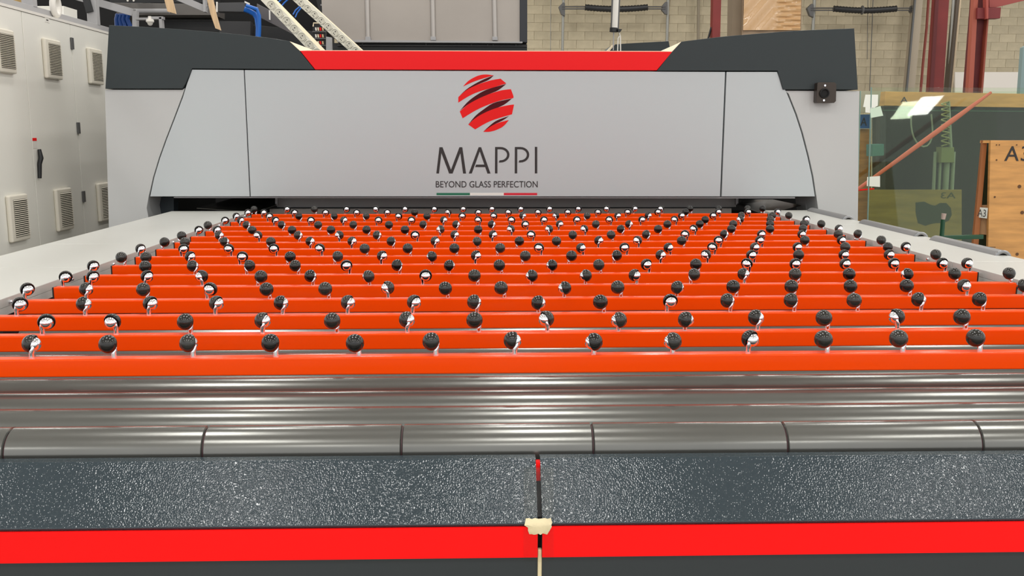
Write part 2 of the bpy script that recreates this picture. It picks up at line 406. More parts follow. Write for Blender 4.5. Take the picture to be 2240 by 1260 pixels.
def onslope(px, py, lift=.0012):
    """point on the covers' slope or stripe seen at a pixel"""
    n = Vector((0, -.764, .645)); p0 = Vector((0, 1.711, CAM_H-.747)) + n*lift
    d = FW + RT*((px-1120)/FPX) - UP*((py-630)/FPX)
    q = d*((p0-Vector((0, 0, CAM_H))).dot(n)/d.dot(n)) + Vector((0, 0, CAM_H))
    return q if q.z > CAM_H-.747 else at(px, py, Y=1.709-lift)
def sheet(name, outline_rows, m, parent=None, th=.0006):
    b = bmesh.new()
    g = [[b.verts.new(onslope(x, y, .0022 + random.random()*.0014)) for x, y in row] for row in outline_rows]
    for r0, r1 in zip(g, g[1:]):
        for i in range(len(r0)-1): b.faces.new((r0[i], r0[i+1], r1[i+1], r1[i]))
    bmesh.ops.recalc_face_normals(b, faces=b.faces)
    bmesh.ops.solidify(b, geom=b.faces[:], thickness=th)
    return obj(name, b, m, parent, True)
def rowpts(y, x0, x1, n, j=1.5): return [(x0+(x1-x0)*i/n, y+random.uniform(-j, j)) for i in range(n+1)]
t = sheet('masking_tape', [rowpts(1135, 1150, 1205, 8, 2), rowpts(1142, 1149, 1208, 8), rowpts(1149, 1147, 1206, 8), rowpts(1153, 1155, 1207, 8), rowpts(1160, 1155, 1203, 8), rowpts(1168, 1158, 1197, 8, 2)], TAPE)
tag(t, 'crumpled beige masking tape across the gap between the front covers', 'tape')
t = sheet('clear_tape', [rowpts(y, 1146, 1211, 6) for y in (1022, 1045, 1070, 1100, 1131)], CLEAR)
tag(t, 'wrinkled clear tape over the gap above the masking tape', 'tape', 'clear tape on the covers')
t = sheet('clear_tape', [rowpts(y, 1145, 1211, 6) for y in (1156, 1175, 1200, 1222, 1228)], CLEAR)
tag(t, 'clear tape with ragged lower edge across the red stripes', 'tape', 'clear tape on the covers')

# ------------------------------------------------------------------ side shelves
ZS = .955
def shelf(side):
    if side < 0:
        xo, xi, cuts = -2.01, -1.485, [2.8, 3.66, 4.43, 5.27, 6.07, 6.28]
        root = tag(empty('side_shelf', (-1.75, 4.3, 0)), 'pale grey sheet metal side shelf on the left, in front of the cabinets', 'shelf', 'side shelves')
    else:
        xo, xi, cuts = 2.285, 1.945, [2.8, 3.72, 4.50, 5.30, 6.1, 6.28]
        root = tag(empty('side_shelf', (2.1, 4.3, 0)), 'pale grey sheet metal side shelf on the right, carrying dark rollers', 'shelf', 'side shelves')
    a, b = min(xo, xi), max(xo, xi)
    for y0, y1 in zip(cuts, cuts[1:]):
        if side < 0: bm = box(a, b, y0+.0015, y1-.0015, ZS-.03, ZS, .003)
        else: bm = box(a, b, y0+.0015, y1-.0015, ZS-.03, ZS, .003)
        obj('panel', bm, SHELF, root, True)
        for yy in (y0+.2, y1-.2):
            s = 1 if side < 0 else -1
            obj('bolt', lathe([(0, .010), (.004, .009), (.006, .006), (.006, 0), (0, 0)], (s, 0, 0), (xi, yy, ZS-.017), 10), CHROME, root, True)
    obj('lip', box(min(xi, xi-.012*(-side)), max(xi, xi-.012*(-side)), 2.8, 6.28, ZS-.055, ZS-.03), SHELF, root)
    obj('support', box(a+.08, b-.08, 3.1, 6.2, .0, ZS-.03), BLACK, root)
    return root
shelf(-1); shelf(1)
ROLLG = mat('mid_grey_roller', (126, 125, 125), .4, .1); RING = mat('ring_metal', (150, 150, 150), .25, .9)
rs = [(6.22, 5.60, 'dark grey guide roller on the right shelf, beside the grey hood'), (5.36, 4.66, 'dark grey guide roller on the right shelf, middle of the three'),
      (4.50, 3.91, 'dark grey guide roller on the right shelf, closest to the viewer')]
for ya, yb, lab in rs:
    root = tag(empty('guide_roller', (2.30, (ya+yb)/2, ZS)), lab, 'roller', 'guide rollers on the right shelf')
    c = (2.262, 0, ZS-.016); rr = .038
    obj('drum', lathe([(0, ya), (rr, ya), (rr, yb+.006), (rr-.003, yb), (rr-.012, yb), (rr-.012, yb+.03), (0, yb+.03)], (0, 1, 0), c, 32), ROLLG, root, True)
    obj('end_ring', lathe([(rr-.013, yb+.002), (rr-.013, yb-.004), (rr-.006, yb-.006), (rr+.001, yb-.004), (rr+.001, yb+.004)], (0, 1, 0), c, 32), RING, root, True, label='shiny metal end ring')
    obj('axle', lathe([(0, yb-.01), (.012, yb-.01), (.012, yb+.05), (0, yb+.05)], (0, 1, 0), c, 16), CHROME, root, True)

# ------------------------------------------------------------------ furnace entrance hood
HY = 6.35
fu = tag(empty('tempering_furnace', (.1, HY, 0)), 'wide grey furnace hood with dark top, red band and red striped globe emblem', 'machine')
def part(name, pix, m, y=HY, d=.45, bev=.004, parent=fu, label=None):
    return obj(name, pp(pix, y, d, bev), m, parent, True, label)
fp = part('front_panel', [(535, 153), (1586.5, 157), (1575.5, 430), (548, 430)], HOOD)
part('corner_panel', [(420, 152), (533.2, 153), (546.2, 430), (328, 430), (337, 388), (350, 345), (364, 306), (381, 262), (400, 212), (408, 185)], HOOD)
part('corner_panel', [(1589.5, 157), (1700, 157), (1709, 178), (1722, 205), (1740, 250), (1753, 290), (1766, 340), (1776, 385), (1783, 430), (1578.5, 430)], HOOD)
part('side_panel', [(229, 196), (399, 196), (405, 192), (398, 212), (379, 262), (362, 306), (348, 345), (335, 388), (325, 432), (321, 455), (326, 482), (326, 640), (241, 640), (237, 470)], WING, HY+.01)
part('side_panel', [(1714, 198), (1880, 199), (1877, 475), (1875, 640), (1793, 640), (1791, 468), (1786, 432), (1779, 385), (1769, 340), (1756, 290), (1743, 250), (1725, 205)], WING, HY+.01)
part('top_cover', [(238, 55), (320, 59), (395, 64), (470, 70), (540, 77), (590, 83), (633, 90), (655, 111), (688, 152), (420, 150), (406, 183), (399, 194), (230, 194)], DARK, HY-.01, .7)
part('top_cover', [(1491, 91), (1530, 86), (1580, 80), (1650, 74), (1740, 67), (1869, 62), (1877, 196), (1713, 196), (1701, 155), (1437, 155), (1470, 113)], DARK, HY-.01, .7)
part('red_band', [(656, 111), (1471, 113), (1437, 154), (689, 152)], RED, HY-.01, .12)
part('top_lip', [(680, 109.8), (1448, 111.6), (1448, 113), (680, 111)], CREAM, HY+.0, .3, 0)
for q in ([(634, 90.5), (656, 111), (684, 109)], [(1490, 91.5), (1470, 113), (1446, 111.5)]):
    b = bmesh.new(); e = at(*q[0], Y=HY-.012); f = at(*q[1], Y=HY-.012); g = at(*q[2], Y=HY+.3)
    prism([e, f, g], (0, .02, -.01), bm=b)
    obj('edge_return', b, CREAM, fu)
part('bottom_lip', [(380, 431), (1739, 431), (1739, 434), (380, 433)], GREY, HY+.02, .1, 0)
# body behind the hood
obj('body', box(-1.9, 2.1, HY+.6, 8.55, .9, 1.92), BLACK, fu)
obj('plinth', box(-2.3, 2.5, HY+.5, 8.55, 0, .62), BLACK, fu)
xh = tag(empty('exit_hood', at(1400, 105, Y=10.5)), 'small dark exit hood seen far behind the red band', 'hood')
obj('exit_cover', pp([(1322, 118), (1341, 97.5), (1370, 95), (1463, 90), (1468, 118)], 10.2, .6, .004), DARK, xh)
obj('exit_edge', pp([(1322, 116), (1330, 109), (1341, 97.5), (1345, 97.5), (1330, 116)], 10.19, .1), CREAM, xh)
obj('housing', box(1.3, 2.1, 10.3, 10.9, 0, 2.1), BLACK, xh)
# opening under the hood
obj('curtain', pp([(606, 425), (1610, 425), (1610, 453), (606, 453)], 6.72, .03), mat('curtain_grey', (165, 164, 162), .7), fu)
obj('curtain_hem', pp([(606, 453), (1610, 453), (1610, 457), (606, 457)], 6.715, .03), BLACK, fu)
obj('threshold', pp([(590, 457), (1600, 456), (1600, 480), (590, 480)], 6.66, .05), DUCT, fu)
obj('curtain_post', pp([(1610, 432), (1615, 432), (1615, 448), (1610, 448)], 6.66, .04), GREY, fu)
obj('curtain_post', pp([(602, 432), (607, 432), (607, 450), (602, 450)], 6.66, .04), GREY, fu)
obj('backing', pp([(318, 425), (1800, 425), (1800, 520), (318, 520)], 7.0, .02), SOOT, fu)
obj('jamb_post', pp([(331, 431), (380, 431), (380, 500), (331, 500)], 6.62, .1), mat('slate_blue', (52, 60, 66), .6), fu)
obj('jamb_post', tube([at(1773, 425, Y=6.6), at(1775, 475, Y=6.6)], .04, 20), WING, fu, True)
obj('guide_sheet', prism([at(430, 455, Y=6.58), at(560, 463, Y=6.5), at(605, 448, Y=6.62), at(605, 431, Y=6.9), at(520, 431, Y=6.9)], (0, 0, -.004)), mat('dark_sheet', (70, 68, 64), .25, .8), fu)
obj('guide_sheet', prism([at(1612, 447, Y=6.62), at(1672, 470, Y=6.45), at(1752, 449, Y=6.6), at(1690, 436, Y=6.85), at(1618, 436, Y=6.85)], (0, 0, -.004)), mat('dark_sheet_b', (38, 36, 34), .4, .6), fu)
# emblem, lettering, tricolour on the front panel
def decal(name, pix, m, lift=.0015, label=None):
    return obj(name, pp(pix, HY-lift, .002), m, fp, label=label)
def soften(l, it=2):
    for _ in range(it):
        out = []; n = len(l)
        for i in range(n):
            p, a, b_ = (Vector(l[(i+k) % n]) for k in (-1, 0, 1))
            if (a-p).angle(b_-a) > math.radians(42): out.append(tuple(a))
            else: out += [tuple(a.lerp(p, .25)), tuple(a.lerp(b_, .25))]
        l = out
    return l
c1 = lambda l: [(560+x/4, y/4) for x, y in soften(l)]
c2 = lambda l, ox=560: [(ox+x/4, 300+y/4) for x, y in l]
for l in ([(1812,757),(1850,712),(1900,680),(1960,655),(2020,650),(2080,660),(1990,685),(1900,715)],
          [(1770,898),(1770,850),(1790,830),(1850,780),(1950,735),(2060,700),(2140,688),(2190,730),(2080,765),(1950,800),(1860,840)],
          [(1808,1035),(1783,975),(1850,915),(1950,860),(2060,815),(2150,788),(2230,780),(2255,845),(2252,858),(2150,875),(2030,915),(1920,965)],
          [(1918,1132),(1858,1090),(1920,1030),(2020,975),(2130,935),(2240,915),(2258,915),(2240,1000),(2150,1025),(2030,1065)],
          [(1988,1153),(2060,1100),(2130,1070),(2212,1050),(2170,1105),(2100,1140),(2040,1155)]):
    decal('emblem_band', c1(l), EMB)
for l in ([(1783,835),(1840,780),(1920,730),(2000,690),(2080,660),(2040,700),(1950,735),(1850,780)],
          [(1783,970),(1850,890),(1930,830),(2020,780),(2190,735),(2120,792),(2060,815),(1950,860),(1850,915)],
          [(1858,1088),(1920,1010),(2000,950),(2080,895),(2240,862),(2165,925),(2020,975),(1920,1030)],
          [(1990,1150),(2060,1085),(2110,1050),(2215,1015),(2160,1055),(2070,1095)]):
    decal('emblem_shade', c1(l), EMD, .0008)
decal('letter_m', c2([(1578,318),(1605,88),(1632,88),(1706,285),(1780,88),(1805,88),(1838,318),(1812,318),(1788,140),(1720,318),(1690,318),(1622,140),(1601,318)]), INK)
b = pp(c2([(1862,318),(1948,88),(1970,88),(2052,318),(2025,318),(1958,125),(1888,318)]), HY-.0015, .002)
pp(c2([(1918,262),(1926,240),(2002,240),(2010,262)]), HY-.0016, .002, bm=b); obj('letter_a', b, INK, fp)
def letter_p(dx, ox):
    s = lambda x, y: (x+dx, y)
    arc = lambda r, q: [(2140+dx+r*math.cos(t), 154+q*math.sin(t)) for t in [(-PI/2 + (PI+.0)*k/12) for k in range(13)]]
    out = [(2092+dx, 86)] + arc(78, 68) + [(2125+dx, 222), (2130+dx, 204)] + arc(57, 48)[::-1] + [(2092+dx, 106)]
    b = pp(c2(out, ox), HY-.0015, .002)
    pp(c2([(2092+dx, 104), (2113+dx, 104), (2112+dx, 317), (2091+dx, 317)], ox), HY-.0017, .002, bm=b)
    obj('letter_p', b, INK, fp)
letter_p(0, 560); letter_p(25+2240-2092, 560)
decal('letter_i', c2([(200,85),(221,85),(221,317),(200,317)], 1120), INK)
o0 = at(953.5, 410, Y=HY-.002); o1 = at(1176, 410, Y=HY-.002); o2 = at(953.5, 396, Y=HY-.002)
text('tagline', 'BEYOND GLASS PERFECTION', INK, fp, o0, o1-o0, (0, 0, 1), (o2-o0).length, (o1-o0).length, .0008)
for x0, x1, m in ((955, 1028, FLG), (1028, 1102, FLW), (1102, 1175, FLR)):
    decal('flag_stripe', [(x0, 422), (x1, 422), (x1, 427), (x0, 427)], m)
# sensor box on the right
sb = obj('sensor_box', pp([(1788, 182), (1792, 180), (1826, 180), (1830, 184), (1829, 221), (1825, 225), (1788, 225), (1786, 222)], HY-.06, .06, .003), mat('sensor_brown', (62, 54, 48), .3, .5), fu, True)
obj('lens', lathe([(0, 0), (.032, 0), (.032, -.012), (.026, -.014), (.02, -.004), (0, -.004)], (0, 1, 0), at(1803, 204, Y=HY-.061), 24), SOOT, sb, True)
for px, py in ((1804.5, 187), (1802, 219.5)): obj('screw', lathe([(0, -.004), (.007, -.004), (.008, 0), (0, 0)], (0, 1, 0), at(px, py, Y=HY-.06), 10), CHROME, sb, True)

# ------------------------------------------------------------------ electrical cabinets on the left
CX = -3.0; CZT = 2.27
ys = [5.72, 6.547, 7.304, 8.06]
labs = ['light grey electrical cabinet at the left edge, nearest the viewer', 'light grey electrical cabinet with black lever handle', 'light grey electrical cabinet half hidden behind the furnace']
def grille(parent, y0, y1, z0, z1):
    g = obj('grille', box(CX, CX+.03, y0, y1, z0, z1, .012, 3), VENT, parent, True)
    yi0, yi1, zi0, zi1 = y0+.045, y1-.02, z0+.03, z1-.03
    obj('recess', box(CX+.0295, CX+.031, yi0, yi1, zi0, zi1), SOOT, g)
    b = bmesh.new(); n = 19
    for i in range(n):
        z = zi0 + (zi1-zi0)*(i+.5)/n; h = (zi1-zi0)/n*.29
        prism([(CX+.031, yi0, z-h), (CX+.031, yi0, z+h), (CX+.039, yi0, z)], (0, yi1-yi0, 0), bm=b)
    s = obj('louvres', b, VENT, g); s['kind'] = 'stuff'
for i in range(3):
    y0, y1 = ys[i], ys[i+1]
    root = tag(empty('electrical_cabinet', (CX-.25, (y0+y1)/2, 0)), labs[i], 'cabinet', 'electrical cabinets along the left')
    obj('body', box(CX-.5, CX-.02, y0, y1, .1, CZT), CAB, root)
    obj('plinth', box(CX-.48, CX-.04, y0, y1, 0, .1), DKGREY, root)
    d = obj('door', box(CX-.019, CX, y0+.004, y1-.004, .12, CZT-.012, .004), CAB, root, True)
    ym = (y0+y1)/2 if i else 6.235
    grille(d, ym-.125, ym+.125, 1.84, 2.115)
    grille(d, ym-.125, ym+.125, .765, 1.068)
    if i == 1:
        h0 = at(86, 327, X=CX+.014); h1 = at(87, 390, X=CX+.014)
        obj('handle', tube([h0, h0.lerp(h1, .3)+Vector((.01, 0, 0)), h0.lerp(h1, .5), h1], [.012, .017, .015, .012], 10), BLACK, d, True)
        q = at(76, 313, X=CX+.001); obj('warning_label', box(CX+.0, CX+.0015, q.y-.03, q.y+.03, q.z-.035, q.z+.035), WHITE, d)
        obj('warning_bar', box(CX+.0015, CX+.0025, q.y-.03, q.y+.03, q.z+.015, q.z+.035), RED, d)
        q = at(103, 44, X=CX+.001); obj('name_plate', box(CX+.0, CX+.002, q.y-.035, q.y+.035, q.z-.016, q.z+.016), WHITE, d)
        obj('plate_mark', box(CX+.002, CX+.003, q.y-.015, q.y+.015, q.z-.004, q.z+.004), INK, d)
    if i == 2:
        for px, py in ((157, 95), (171, 280), (182.5, 430)):
            q = at(px, py, X=CX+.004); obj('hinge', box(CX+.0005, CX+.014, q.y-.02, q.y+.02, q.z-.042, q.z+.042, .003), DKGREY, root, True)
    obj('top_rail', box(CX-.5, CX+.004, y0, y1, CZT-.010, CZT+.008), WHITE, root)
# things standing on the cabinets
ey = 7.22
b = tube([Vector((CX-.06, ey, CZT+.008)) + Vector((0, math.cos(t)*.05, .10+math.sin(t)*.065)) for t in [2*PI*k/20 for k in range(21)]], .022, 10, cap=False)
e = obj('lifting_eye', b, WHITE, None, True); box(CX-.09, CX-.03, ey-.06, ey+.06, CZT+.008, CZT+.022)
tag(e, 'white lifting eye standing on the cabinet top', 'lifting eye')
g = tag(obj('control_box', pp([(75, 13), (128, 13), (132, 48), (75, 48)], 7.6, .3, .006), CAB, None, True), 'pale grey box standing behind the cabinet top, beside the lifting eye', 'box')
obj('lid', pp([(121, 13), (139, 13), (140, 44), (121, 44)], 7.55, .25, .004), CAB, g, True)

# ------------------------------------------------------------------ upper machinery behind the hood
mz = tag(empty('steel_gantry', (-2.5, 8.2, 0)), 'grey welded steel frame above the cabinets at the upper left', 'frame')
def bar(p, q, Y, wpx, name='bar', m=GREY, parent=mz, d=.06):
    (x0, y0), (x1, y1) = p, q
    n = Vector((y1-y0, -(x1-x0))).normalized()*(wpx/2)
    pts = [(x0+n.x, y0+n.y), (x1+n.x, y1+n.y), (x1-n.x, y1-n.y), (x0-n.x, y0-n.y)]
    return obj(name, pp(pts, Y, d, .003), m, parent, True)
obj('rail', box(CX-.16, CX-.08, 5.0, 9.0, CZT+.008, CZT+.07, .004), GREY, mz, True)
for px in (66, 204): 
    q = at(px, 30, X=CX-.12); obj('post', box(CX-.16, CX-.08, q.y-.035, q.y+.035, CZT+.06, 3.0, .004), GREY, mz, True)
obj('rail', box(CX-.16, CX-.08, 5.0, 9.0, 2.72, 2.80, .004), GREY, mz, True)
bar((160, -10), (290, 27), 8.6, 16); bar((370, -14), (450, 20), 8.2, 14); bar((446, -5), (447, 26), 8.18, 6)
bar((294, 24), (294, 60), 8.5, 10, 'post'); bar((323, 39), (356, 39), 8.3, 6); bar((350, 37), (352, 62), 8.3, 7, 'post'); bar((296, 41), (325, 41), 8.32, 5)
bar((195, 26), (186, -6), 8.0, 14, 'black_post', BLACK)
un = tag(empty('equipment_housing', (-2.2, 9.6, 1.0)), 'black machine housing with grey ducts and cable trunking behind the left cover', 'machine')
obj('backing', pp([(60, -40), (722, -40), (722, 130), (60, 130)], 10.0, .3), SOOT, un)
obj('base', box(-4.6, -1.6, 10.0, 10.4, 0, 2.2), SOOT, un)
obj('panel', pp([(240, -10), (470, -10), (470, 6), (240, 6)], 9.3, .2), BLACK, un)
obj('duct', pp([(245, 6), (440, 8), (470, 12), (470, 33), (250, 33), (262, 18)], 9.0, .35, .004), mat('duct_grey', (104, 100, 96), .45, .3), un, True)
obj('pipe', tube([at(283, 24, Y=8.9), at(370, 24, Y=8.9)], .02, 14), GREY, un, True)
obj('panel', pp([(350, 44), (480, 46), (700, 70), (700, 125), (350, 125)], 9.2, .2, .004), BLACK, un, True)
obj('panel', pp([(480, 46), (548, 47), (548, 90), (480, 90)], 9.1, .1, .004), mat('charcoal', (54, 54, 56), .5), un, True)
tr = obj('cable_trunking', pp([(474, 6), (536, 5), (536, 26), (474, 25)], 8.6, .12, .004), mat('trunking_grey', (70, 70, 72), .5), un, True)
obj('strap', pp([(472.5, 4), (476, 4), (476, 26), (472.5, 26)], 8.59, .01), WHITE, tr); obj('strap', pp([(535, 2), (546, 7), (546, 10), (535, 6)], 8.59, .01), WHITE, tr)
obj('cable_trunking', pp([(562, 8), (640, 46), (642, 76), (560, 34)], 8.7, .1, .004), mat('trunking_grey_b', (92, 88, 88), .5), un, True)
obj('strap', pp([(588, 22), (591, 23), (591.5, 44), (588.5, 43)], 8.69, .01), WHITE, un)
obj('louvre_panel', pp([(690, -8), (722, -8), (716, 30), (700, 34)], 9.5, .05), BLACK, un)
for px, py in ((703, 11), (706, 11), (713, 14)): obj('bolt', lathe([(0, -.008), (.009, -.008), (.009, 0), (0, 0)], (0, 1, 0), at(px, py, Y=9.5), 8), GREY, un)
for px in (280, 293): obj('bolt', lathe([(0, -.01), (.01, -.01), (.009, 0), (0, 0)], (0, 1, 0), at(px, 1.5, Y=9.3), 8), WHITE, un)
# wiring rack
wr = tag(obj('terminal_rack', pp([(684, 52), (712, 52), (712, 112), (684, 112)], 8.4, .06), BLACK), 'small black terminal rack with coloured wires between the two white boards', 'rack')
for j in range(4):
    yy = 60+j*15
    obj('tray', pp([(683, yy+8), (712, yy+8), (712, yy+10.5), (683, yy+10.5)], 8.38, .03), DKGREY, wr)
    for k, mm in enumerate((WHITE, CREAM, EMB, WOOD)):
        obj('connector', pp([(689+k*5, yy), (692+k*5, yy), (693+k*5, yy+7), (690+k*5, yy+7)], 8.385, .02), mm, wr)
obj('handle', tube([at(685, 58, Y=8.38), at(686, 50.5, Y=8.38), at(702, 50.5, Y=8.38)], .006, 6), CREAM, wr)
tag(obj('cable_cover', pp([(713, 80), (725, 82), (726, 112), (713, 112)], 8.3, .05, .006), GREY, None, True), 'small grey upright cover beside the terminal rack', 'cover')
# blue cables
def cable(pts, r, lab, grp=None, m=BLUE, Y=8.5):
    o = obj('blue_cable', tube([at(x, y, Y=Y + (k*.01)) for k, (x, y) in enumerate(pts)], r, 8), m, None, True)
    return tag(o, lab, 'cable', grp)
cable([(534, 20), (545, 24), (556, 30), (562, 40), (565, 60), (564, 95)], .022, 'thick blue cable bundle dropping from the trunking end', None, Y=8.54)
cable([(538, 12), (562, 20), (567, 34), (567.5, 60), (566, 95)], .016, 'blue cable hanging just right of the thick bundle', None, Y=8.5)
for i, (a, lab) in enumerate(((256, 'left'), (263, 'second'), (270, 'third'), (279, 'right'))):
    cable([(a+2, 31), (a-1, 42), (a+i*2, 58)], .02, 'dark blue cable of the loop left of the grey bracket, %s strand' % lab, 'blue cable loop', mat('navy', (16, 62, 130), .4), 8.8)
for i, l in enumerate(([(608, 6), (614, 0), (622, -4)], [(616, 13), (622, 6), (632, -3)], [(641, 32), (647, 22), (655, 15), (668, -8)], [(646, 38), (650, 28), (658, 18), (671, -8)])):
    cable(l, .006, 'thin blue wire between the two white boards, %s' % ('topmost', 'second', 'third', 'lowest')[i], 'thin blue wires', BLUE, 8.3)
# bell fitting
bp = at(328, 45, Y=8.2)
bl = tag(obj('bell_fitting', lathe([(0, .035), (.012, .035), (.012, .015), (.03, .01), (.033, -.01), (.022, -.02), (.02, -.03), (.01, -.04), (0, -.042)], (0, 0, 1), bp, 18), WHITE, None, True), 'small white bell shaped fitting hanging from the grey bracket', 'fitting')
# wooden battens
b = prism([at(x, y, Y=7.6) for x, y in ((341, -70), (359, -70), (384, 30), (366, 25))], (0, .03, 0), .002)
tag(obj('wooden_batten', b, WOOD, None, True), 'short pale wooden batten hanging over the grey duct, left one', 'batten', 'wooden battens')
b = prism([at(x, y, Y=7.4) for x, y in ((436, -70), (450, -70), (472, 30), (482, 66), (471, 62), (460, 30))], (0, .03, 0), .002)
tag(obj('wooden_batten', b, WOOD, None, True), 'longer pale wooden batten reaching down to the dark left cover', 'batten', 'wooden battens')
# two boards with rows of round discs
def disc_board(Y, A0, A1, B0, B1, S0, S1, first, step, rad, n, lab):
    root = obj('disc_board', prism([at(*A0, Y=Y), at(*A1, Y=Y), at(*B1, Y=Y), at(*B0, Y=Y)], (0, .03, 0)), BOARD)
    tag(root, lab, 'board', 'boards with round discs')
    obj('board_edge', prism([at(*B0, Y=Y+.001), at(*B1, Y=Y+.001), at(*S1, Y=Y+.02), at(*S0, Y=Y+.02)], (0, .02, 0)), CREAM, root)
    b2 = bmesh.new()
    for k in range(n):
        x, y = first[0]+step[0]*k, first[1]+step[1]*k
        c = at(x, y, Y=Y)
        r = rad*Y/FPX
        obj('disc', lathe([(0, -.003), (r*.88, -.003), (r*.9, -.006), (r, -.006), (r, 0), (0, 0)], (0, 1, 0), c, 20), DISC, root, True)
        for dx, dy, rr in ((-2.5, 1.5, 1.0), (1.5, -2, 1.3), (-.5, 4.2, .9)):
            lathe([(0, -.0045), (rr*Y/FPX, -.0045), (rr*Y/FPX, 0), (0, 0)], (0, 1, 0), at(x+dx, y+dy, Y=Y-.0005), 6, bm=b2)
        for q in (-1.9, 0, 1.9):
            xx, yy = x+step[0]/2 + q*1.2, y+step[1]/2 - q*1.2
            lathe([(0, -.003), (.7*Y/FPX, -.003), (.7*Y/FPX, 0), (0, 0)], (0, 1, 0), at(xx, yy, Y=Y), 6, bm=b2)
    o = obj('hole_marks', b2, INK, root); o['kind'] = 'stuff'
disc_board(7.3, (562.5, -8), (680, 115), (590, -8), (706, 115), (597, -8), (716, 115), (593.2, 10.8), (16.7, 17.35), 8.6, 7, 'left diagonal pale board with round discs, behind the red band')
disc_board(7.9, (631, -8), (768, 115), (661, -8), (797, 115), (664, -8), (800, 115), (642.1, -7.4), (15.0, 13.1), 7.3, 10, 'right diagonal white board with round discs, in front of the grey duct box')
# coloured carton top left
ct = tag(obj('carton', pp([(8, -20), (52, -20), (52, 13), (22, 5), (8, 2)], 8.6, .2), mat('carton_yellow', (170, 140, 84), .7, vary=.3, vscale=20)), 'yellow and red carton behind the frame at the top left', 'carton')
obj('carton_base', pp([(24, 4), (52, 11), (52, 15), (40, 12), (26, 8)], 8.59, .05), RED, ct)

# big grey duct box behind the red band
DYB = 9.0
db = tag(obj('duct_box', pp([(700, -60), (1139, -60), (1141, 92), (738, 90), (706, 60)], DYB, 1.2, .006), DUCT, None, True), 'large grey sheet metal housing with upright ribs above the red band', 'housing')
for xa in (796, 939, 1074):
    obj('rib', tube([at(xa+6+ (0), -60, Y=DYB-.005), at(xa+9, 86, Y=DYB-.005)], .024, 12), mat('rib_grey_%d' % xa, (176, 170, 164), .35, .4), db, True)
    obj('rib_foot', pp([(xa+3, 80), (xa+14, 80), (xa+15, 88), (xa+3, 88)], DYB-.04, .04, .003), GREY, db, True)
obj('bottom_flange', pp([(738, 87), (1143, 91), (1143, 94), (738, 92)], DYB-.05, .1), GREY, db)
obj('corner_post', pp([(1137, -60), (1153.5, -60), (1153.5, 93), (1137, 91)], DYB-.02, .3, .003), mat('navy_black', (38, 40, 46), .5), db, True)
sp = tag(obj('support_beam', pp([(712, 94), (1153, 97), (1153, 125), (712, 125)], DYB+.05, .9), BLACK), 'black support beam under the large grey housing', 'beam')
obj('flange', pp([(738, 98), (1153, 100), (1153, 101.5), (738, 99.5)], DYB+.02, .04), DKGREY, sp)
for px in (792, 931, 1030, 1066, 1078, 1128): obj('bracket', pp([(px, 94), (px+1.5, 94), (px+1.5, 100), (px, 100)], DYB+.02, .03), DKGREY, sp)
obj('leg', box(-1.2, -1.05, 9.3, 9.45, 1.92, 2.3), BLACK, sp); obj('leg', box(.1, .25, 9.3, 9.45, 1.92, 2.3), BLACK, sp)

# ------------------------------------------------------------------ far wall fittings
def vpipe(px0, px1, y1, Y, r, name, m, lab, cat, grp=None, y0=-30):
    px0 += (px0-px1)*220/(y1-y0); y0 -= 220
    o = obj(name, tube([at(px0, y0, Y=Y), at(px1, y1, Y=Y)], r, 12), m, None, True)
    return tag(o, lab, cat, grp)
GALV = mat('galvanised_pipe', (150, 150, 144), .45, .5)
vpipe(1233, 1230, 125, 19.6, .028, 'conduit', GALV, 'galvanised upright tube at the left end of the left spring', 'pipe', 'upright tubes on the back wall')
vpipe(1462, 1458, 125, 19.6, .03, 'conduit', GALV, 'galvanised upright tube at the right end of the left spring', 'pipe', 'upright tubes on the back wall')
vpipe(1783, 1775, 125, 19.6, .034, 'conduit', GALV, 'galvanised upright tube at the left end of the right spring', 'pipe', 'upright tubes on the back wall')
vpipe(1205, 1204, 125, 19.85, .007, 'wall_wire', GALV, 'thin pale wire down the wall, left of the left spring', 'wire')
vpipe(1911, 1902, 205, 19.85, .008, 'wall_wire', DKGREY, 'thin dark wire down the wall under the right spring', 'wire')
vpipe(1899, 1897, 130, 19.85, .006, 'wall_wire', DKGREY, 'short thin wire beside the dark wire under the right spring', 'wire')
vpipe(1528, 1527, 100, 19.85, .03, 'conduit', mat('wall_grey_pipe', (138, 128, 110), .7), 'dull grey pipe on the wall, left of the narrow maroon post', 'pipe')
def spring(xa, xb, y, lab, knot=None):
    root = tag(empty('door_spring', at((xa+xb)/2, y, Y=19.5)), lab, 'spring', 'black door springs')
    n = 9; la, lb = xa+40*((xb-xa)/200), xb-36*((xb-xa)/200)
    pts = [at(la+(lb-la)*k/(n-1), y + 4*math.sin(PI*k/(n-1))-1, Y=19.5) for k in range(n)]
    m = max(40, 1); b = bmesh.new(); L_ = []
    for k in range(m+1):
        f = k/m*(n-1); i = min(int(f), n-2); p = pts[i].lerp(pts[i+1], f-i); L_.append((p, .055 if k % 2 else .066))
    obj('coil', tube([p for p, r in L_], [r for p, r in L_], 12), BLACK, root, True)
    for dy in (-3, 3.5):
        for a, c in ((xa-6, la+3), (lb-3, xb)):
            obj('rod', tube([at(a, y+dy*.7, Y=19.5), at(c, y+dy*.7, Y=19.5)], .013, 8), DKGREY, root, True)
    obj('end_bracket', pp([(xb-6, y-6), (xb, y-13), (xb+4, y-13), (xb+4, y+14), (xb, y+14), (xb-8, y+5)], 19.5, .1), DKGREY, root)
    obj('end_bracket', pp([(xa-14, y-2), (xa-4, y-12), (xa, y-10), (xa, y+18), (xa-8, y+14)], 19.5, .1), DKGREY, root)
    if knot: obj('knot', lathe([(.05, -.03), (.09, -.01), (.09, .01), (.05, .03)], (1, 0, 0), at(knot, y+2, Y=19.5), 12), DKGREY, root, True)
